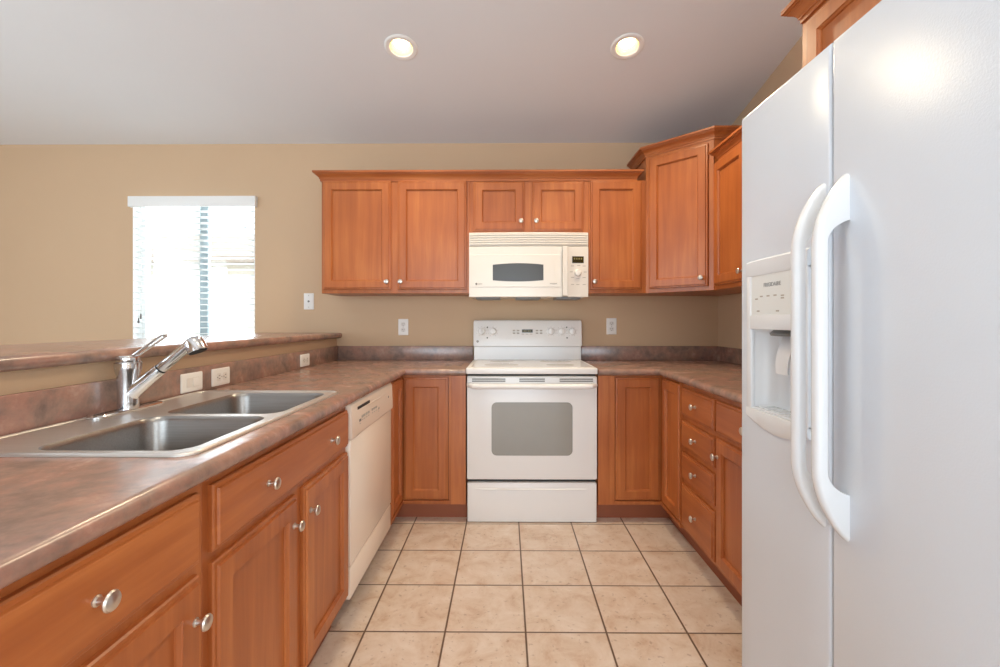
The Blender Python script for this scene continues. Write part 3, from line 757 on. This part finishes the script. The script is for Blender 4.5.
for px in (481.5, 493, 551, 561.5, 572):
    bm = bmesh.new(); lathe(bm, [(0.030, 0), (0.030, 0.003), (0.023, 0.006), (0.021, 0.018), (0.018, 0.021), (0.003, 0.022)], axis='-Y', seg=28)
    k = on_panel('control_knob', bm, 'range_white', px2x(px), 1.107)
    bm = bmesh.new(); box(bm, -0.0045, 0.0045, -0.031, -0.018, -0.020, 0.020, 0.003); obj('grip', bm, 'range_white', k)
    bm = bmesh.new()
    for q in range(9):
        an = math.radians(-150+q*37.5+90-150+150)
        box(bm, 0.035*math.cos(an)-0.0016, 0.035*math.cos(an)+0.0016, -0.0012, 0.001, 0.035*math.sin(an)-0.0016, 0.035*math.sin(an)+0.0016)
    obj('dial_mark', bm, 'pale_mark', k)
bm = bmesh.new(); box(bm, -0.038, 0.038, -0.003, 0.002, -0.011, 0.011, 0.001, 1); dp = on_panel('clock_display', bm, 'display_dark', px2x(527.3), 1.110)
bm = bmesh.new()
for x in (-0.025, -0.013, 0.004, 0.016): box(bm, x, x+0.007, -0.0036, -0.0028, -0.006, 0.006)
obj('clock_digits', bm, 'display_digit', dp)
for px in (514, 518, 537, 541):
    for z in (1.113, 1.094):
        bm = bmesh.new(); box(bm, -0.009, 0.009, -0.0025, 0.001, -0.005, 0.005, 0.001, 1); on_panel('touch_button', bm, 'pale_mark', px2x(px), z)
for px in (523, 527, 531):
    bm = bmesh.new(); box(bm, -0.010, 0.010, -0.0015, 0.001, -0.002, 0.002); on_panel('button_mark', bm, 'pale_mark', px2x(px), 1.088)
for px, z in ((487.3, 1.135), (487.3, 1.062), (566.7, 1.135), (567, 1.062)):
    bm = bmesh.new(); lathe(bm, [(0.005, 0), (0.005, 0.003), (0.003, 0.004)], axis='-Y', seg=14); on_panel('indicator_light', bm, 'dark', px2x(px), z)
bm = bmesh.new(); lathe(bm, [(0.008, 0), (0.008, 0.002), (0.006, 0.0022)], axis='-Y', seg=20); lg = on_panel('round_badge', bm, 'grey_mark', px2x(477.6), 1.037)
bm = bmesh.new(); lathe(bm, [(0.0055, 0.0020), (0.0055, 0.0026)], axis='-Y', seg=20); obj('badge_face', bm, 'pale_mark', lg)
# oven door
bm = bmesh.new(); box(bm, 0, W, 0, 0.036, 0.253, 0.858, 0.008, 3); od = obj('oven_door', bm, 'range_white', rg)
bm = bmesh.new()
loft(bm, [[(x, -y, z) for x, z in rrect(0.147-o, 0.613+o, 0.398-o, 0.702+o, 0.030, 6)] for o, y in ((0.003, -0.002), (0.003, 0.0012), (0, 0.0022), (0, 0.0008))]); obj('oven_window', bm, 'oven_glass', od)
for x0, x1 in ((0.030, 0.225), (0.306, 0.455), (0.541, 0.735)):
    bm = bmesh.new()
    for z in (0.829, 0.841): box(bm, x0, x1, -0.0012, 0.004, z-0.0035, z+0.0035)
    obj('vent_slot', bm, 'grey_mark', od)
bm = bmesh.new(); pts = []; rr = []
for k in range(25):
    u = k/24; x = 0.012+u*(W-0.024); e_ = min(u, 1-u)
    s = min(1, e_/0.06); pts.append((x, 0.004-0.046*math.sin(s*PI/2), 0.803+0.004*(1-s))); rr.append(0.0165)
tube(bm, pts, rr, 16, flat=0.95); obj('oven_handle', bm, 'range_white', od)
bm = bmesh.new(); box(bm, 0.002, W-0.002, 0.004, 0.042, 0.004, 0.234, 0.006, 3); sd_ = obj('storage_drawer', bm, 'range_white', rg)
bm = bmesh.new(); rings = []
for k in range(17):
    u = k/16; x = 0.045+u*0.67; s = math.sin(PI*u)**0.4
    rings.append([(x, 0.006, 0.203), (x, 0.005-0.008*s, 0.200), (x, 0.004-0.011*s, 0.196), (x, 0.004-0.009*s, 0.1945), (x, 0.006, 0.193)])
loft(bm, rings); obj('drawer_pull', bm, 'range_white', sd_)
for x in (0.05, W-0.05):
    bm = bmesh.new(); lathe(bm, [(0.018, 0), (0.018, 0.008), (0.010, 0.010), (0.010, 0.03)], (x, 0.10, 0)); obj('foot', bm, 'dark', rg)
    bm = bmesh.new(); lathe(bm, [(0.018, 0), (0.018, 0.008), (0.010, 0.010), (0.010, 0.03)], (x, 0.54, 0)); obj('foot', bm, 'dark', rg)

# ------------------------------------------------------------------ microwave
MZ = 1.333
mw = thing('microwave', 'cream over-the-range microwave hung below the short cabinet', 'microwave', (-0.2365, 2.905, MZ))
W = 0.762; H = 0.4130
def ay(x): return -0.020*(1-((x-W/2)/(W/2))**2)
def arc_prism(bm, x0, x1, z0, z1, out, back, n=16, zt=None):
    rings = []
    for k in range(n+1):
        x = x0+(x1-x0)*k/n; y = ay(x)-out
        rings.append([(x, back, z0), (x, y+0.003, z0), (x, y, z0+0.003), (x, y, z1-0.003), (x, y+0.003, z1), (x, back, z1)])
    loft(bm, rings)
bm = bmesh.new(); box(bm, 0, W, 0.022, 0.374, 0.004, H, 0.003); obj('body', bm, 'microwave_cream', mw)
bm = bmesh.new(); arc_prism(bm, 0, W, 0.326, H, -0.006, 0.03); gr_ = obj('vent_grille', bm, 'microwave_cream', mw)
bm = bmesh.new()
for k in range(5):
    z = 0.334+k*0.0148; arc_prism(bm, 0.004, W-0.004, z, z+0.0098, 0.0005, 0.01)
obj('louvers', bm, 'microwave_cream', gr_)
bm = bmesh.new()
for k in range(6): arc_prism(bm, 0.006, W-0.006, 0.3285+k*0.0148, 0.3335+k*0.0148+0.001, -0.0053, 0.01)
obj('louver_gaps', bm, 'grey_mark', gr_)
bm = bmesh.new(); arc_prism(bm, 0, 0.592, 0, 0.322, 0, 0.03); md = obj('door', bm, 'microwave_cream', mw)
bm = bmesh.new(); arc_prism(bm, 0.006, 0.588, 0.062, 0.272, 0.0025, 0.01); obj('door_panel', bm, 'microwave_cream', md)
bm = bmesh.new(); rings = []
for k in range(25):
    x = 0.152+0.322*k/24; u = (x-0.313)/0.161; y = ay(x)-0.0032
    zb, zt = 0.106-0.008*(1-u*u), 0.205+0.009*(1-u*u)
    rings.append([(x, y+0.004, zb), (x, y, zb), (x, y, zt), (x, y+0.004, zt)])
loft(bm, rings); obj('door_window', bm, 'microwave_glass', md)
bm = bmesh.new(); arc_prism(bm, 0.594, 0.626, 0.006, 0.320, 0.022, 0.01, 6); obj('door_handle', bm, 'microwave_cream', md)
bm = bmesh.new(); arc_prism(bm, 0.630, W, 0, 0.322, 0, 0.03, 6); mp = obj('control_panel', bm, 'microwave_cream', mw)
bm = bmesh.new(); arc_prism(bm, 0.658, 0.732, 0.216, 0.260, 0.0025, 0.0, 6); mdp = obj('display', bm, 'display_dark', mp)
bm = bmesh.new()
for k in range(4): arc_prism(bm, 0.668+k*0.015, 0.677+k*0.015, 0.236, 0.252, 0.0031, 0.0, 2)
obj('display_digits', bm, 'display_digit', mdp)
bm = bmesh.new(); lathe(bm, [(0.023, 0), (0.023, 0.006), (0.020, 0.016), (0.016, 0.019), (0.003, 0.02)], (0.694, ay(0.694), 0.155), '-Y', 28); obj('dial', bm, 'microwave_cream', mp)
for x, z in ((0.66, 0.198), (0.70, 0.201), (0.735, 0.198), (0.652, 0.160), (0.742, 0.160), (0.66, 0.125), (0.735, 0.125), (0.694, 0.118), (0.66, 0.080), (0.694, 0.080), (0.735, 0.080)):
    bm = bmesh.new(); box(bm, x-0.010, x+0.010, ay(x)-0.0012, ay(x)+0.002, z-0.002, z+0.002); obj('button_mark', bm, 'pale_mark', mp)
bm = bmesh.new(); lathe(bm, [(0.0065, 0), (0.0065, 0.004), (0.005, 0.0045)], (0.047, ay(0.047), 0.084), '-Y', 20); obj('round_badge', bm, 'grey_mark', md)
bm = bmesh.new(); box(bm, 0.060, 0.085, ay(0.07)-0.004, ay(0.07), 0.082, 0.086); obj('badge_mark', bm, 'pale_mark', md)
bm = bmesh.new(); box(bm, 0.515, 0.560, ay(0.54)-0.004, ay(0.54), 0.083, 0.088); obj('model_mark', bm, 'pale_mark', md)
for x0, x1 in ((0.04, 0.20), (0.30, 0.46), (0.56, 0.72)):
    bm = bmesh.new(); box(bm, x0, x1, 0.03, 0.22, -0.012, 0.006, 0.005); obj('grease_filter' if x0 != 0.30 else 'task_lamp', bm, 'cavity_grey', mw)

# ------------------------------------------------------------------ refrigerator (front faces -X; local x runs toward the camera)
FR = 0.672
fr = thing('refrigerator', 'white side-by-side refrigerator with ice and water dispenser', 'refrigerator', (FR, 1.304, 0), -PI/2)
bm = bmesh.new(); box(bm, 0.006, 0.906, 0.082, 0.80, 0.03, 1.742, 0.006); obj('cabinet_body', bm, 'fridge_white', fr)
bm = bmesh.new(); box(bm, 0.010, 0.902, 0.070, 0.084, 0.10, 1.735); obj('door_gasket', bm, 'cavity_grey', fr)
bm = bmesh.new(); box(bm, 0.010, 0.902, 0.03, 0.10, 0.015, 0.085, 0.004)
for k in range(5): box(bm, 0.03, 0.88, 0.026, 0.034, 0.024+k*0.012, 0.030+k*0.012)
obj('toe_grille', bm, 'fridge_plastic', fr)
for x in (0.08, 0.83):
    for y in (0.15, 0.72):
        bm = bmesh.new(); lathe(bm, [(0.022, 0), (0.022, 0.012), (0.012, 0.016), (0.012, 0.04)], (x, y, 0)); obj('leveling_foot', bm, 'dark', fr)
FZ0, FZ1 = 0.095, 1.757
SPL = 0.358
mapd = lambda a, b, c: (a, c, b)
HX0, HX1, HZ0, HZ1 = 0.062, 0.282, 0.938, 1.165
bm = bmesh.new()
slab_grid(bm, [0, HX0, HX1, SPL], [FZ0, HZ0, HZ1, FZ1], lambda i, j: not (i == 1 and j == 1), 0, 0.068,
    lambda m, e: m.z < 1e-4 and (near(m.x, 0) or near(m.x, SPL) or near(m.y, FZ0) or near(m.y, FZ1)) or (near(m.x, 0) and near(m.y, FZ1)), 0.007, 4, mapf=mapd)
fz = obj('freezer_door', bm, 'fridge_white', fr)
bm = bmesh.new(); slab_grid(bm, [SPL+0.005, 0.912], [FZ0, FZ1], lambda i, j: True, 0, 0.068,
    lambda m, e: m.z < 1e-4, 0.006, 4, mapf=mapd)
fd = obj('fresh_food_door', bm, 'fridge_white', fr)
def handle_bm(xc):
    zt, zb = 1.474, 0.742; bm = bmesh.new(); hw = 0.0125; st = []
    n = 12
    for k in range(n+1):                        # upper foot
        u = k/n; zo = zt-(zt-1.330)*u; yo = -0.063*math.sin(u*PI/2)**0.8
        ui = max(0.0, (u-0.02)/0.98); zi = 1.378-0.045*ui**1.5; yi = 0.003-0.046*math.sin(ui*PI/2)
        st.append(((yo+0.003*(1-u), zo), (yi, zi)))
    for k in range(1, 9):
        z = 1.330-(1.330-0.885)*k/9; st.append(((-0.063, z), (-0.043, z)))
    for k in range(n+1):
        u = 1-k/n; zo = zb+(0.885-zb)*u; yo = -0.063*math.sin(u*PI/2)**0.8
        ui = max(0.0, (u-0.02)/0.98); zi = 0.838+0.047*ui**1.5; yi = 0.003-0.046*math.sin(ui*PI/2)
        st.append(((yo+0.003*(1-u), zo), (yi, zi)))
    rings = []
    for (yo, zo), (yi, zi) in st:
        o = Vector((0, yo, zo)); i = Vector((0, yi, zi)); d = (i-o); L_ = d.length; d.normalize()
        r = min(0.009, L_*0.4)
        ring = []
        for (sx, t) in ((-1, L_), (-1, r), (-0.80, r*0.3), (-0.35, 0.0), (0.35, 0.0), (0.80, r*0.3), (1, r), (1, L_)):
            p = o + d*t; ring.append((xc+sx*hw, p.y, p.z))
        rings.append(ring)
    loft(bm, rings); return bm
obj('door_handle', handle_bm(0.334), 'fridge_plastic', fz, angle=45)
obj('door_handle', handle_bm(0.399), 'fridge_plastic', fd, angle=45)
# dispenser
DX0, DX1, DZ0_, DZ1_ = 0.045, 0.300, 0.918, 1.345
dx = DX1-DX0
bm = bmesh.new()
def arc_z(x, base, bulge): u = (x-(DX0+DX1)/2)/(dx/2); return base+bulge*(1-u*u)
rings = []                                   # top cap and header of the bezel
xsn = [DX0+dx*k/16 for k in range(17)]
for x in xsn: rings.append([(x, 0.004, 1.300), (x, -0.008, 1.300), (x, -0.010, 1.305), (x, -0.009, arc_z(x, DZ1_-0.008, 0.001)), (x, -0.003, arc_z(x, DZ1_-0.003, 0.001)), (x, 0.004, arc_z(x, DZ1_-0.003, 0.001))])
loft(bm, rings); rings = []
for x in xsn: rings.append([(x, 0.004, 0.945), (x, -0.008, 0.945), (x, -0.010, 0.938), (x, -0.009, arc_z(x, DZ0_+0.006, -0.020)), (x, -0.004, arc_z(x, DZ0_, -0.022)), (x, 0.004, arc_z(x, DZ0_, -0.022))])
loft(bm, rings)
box(bm, DX0, HX0+0.004, -0.008, 0.004, 0.940, 1.305, 0.002); box(bm, HX1-0.004, DX1, -0.008, 0.004, 0.940, 1.305, 0.002)
box(bm, HX0, HX1, -0.0085, 0.004, 1.158, 1.196, 0.002)
bz = obj('dispenser_bezel', bm, 'fridge_plastic', fz)
bm = bmesh.new(); box(bm, HX0+0.002, HX1-0.002, -0.006, 0.004, 1.194, 1.302, 0.001, 1); cpn = obj('dispenser_controls', bm, 'panel_grey_white', fz)
text_mesh('brand_lettering', 'FRIGIDAIRE', 0.0145, 'text_grey', cpn, ((HX0+HX1)/2-0.010, -0.0062, 1.272))
for x, z in ((0.092, 1.238), (0.115, 1.244), (0.145, 1.244), (0.175, 1.244), (0.205, 1.242), (0.205, 1.236), (0.100, 1.206), (0.185, 1.205), (0.25, 1.244)):
    bm = bmesh.new(); box(bm, x-0.006, x+0.006, -0.0068, -0.004, z-0.0018, z+0.0018); obj('button_mark', bm, 'pale_mark', cpn)
bm = bmesh.new(); rings = []                  # cavity shell, open to the front
for y, o, zt in ((-0.006, 0, 1.160), (0.02, 0.004, 1.158), (0.055, 0.018, 1.155), (0.066, 0.05, 1.15)):
    rings.append([(x, y, z) for x, z in rrect(HX0+o, HX1-o, 0.944+o*0.25, zt, 0.012+o*0.3, 5)])
loft(bm, rings, False, True); cv = obj('dispenser_cavity', bm, 'fridge_plastic', fz, angle=50)
bm = bmesh.new(); lathe(bm, [(0.040, 0), (0.044, 0.006), (0.030, 0.016), (0.004, 0.018)], (0.152, 0.028, 1.142), scale=(1.0, 0.55)); obj('ice_chute', bm, 'cavity_grey', cv)
bm = bmesh.new(); rings = []
for k in range(9):
    u = k/8; z = 1.140-0.095*u; y = 0.045-0.022*math.sin(u*PI*0.6)
    wv = 0.030-0.006*u; rings.append([(0.152-wv, y, z), (0.152+wv, y, z), (0.152+wv*0.9, y+0.006, z), (0.152-wv*0.9, y+0.006, z)])
loft(bm, rings); obj('dispenser_paddle', bm, 'fridge_plastic', cv)
bm = bmesh.new(); box(bm, HX0+0.008, HX1-0.008, -0.002, 0.055, 0.9445, 0.950, 0.002)
for k in range(7): box(bm, HX0+0.02+k*0.027, HX0+0.033+k*0.027, 0.006, 0.046, 0.949, 0.952)
obj('drip_tray', bm, 'fridge_plastic', cv)
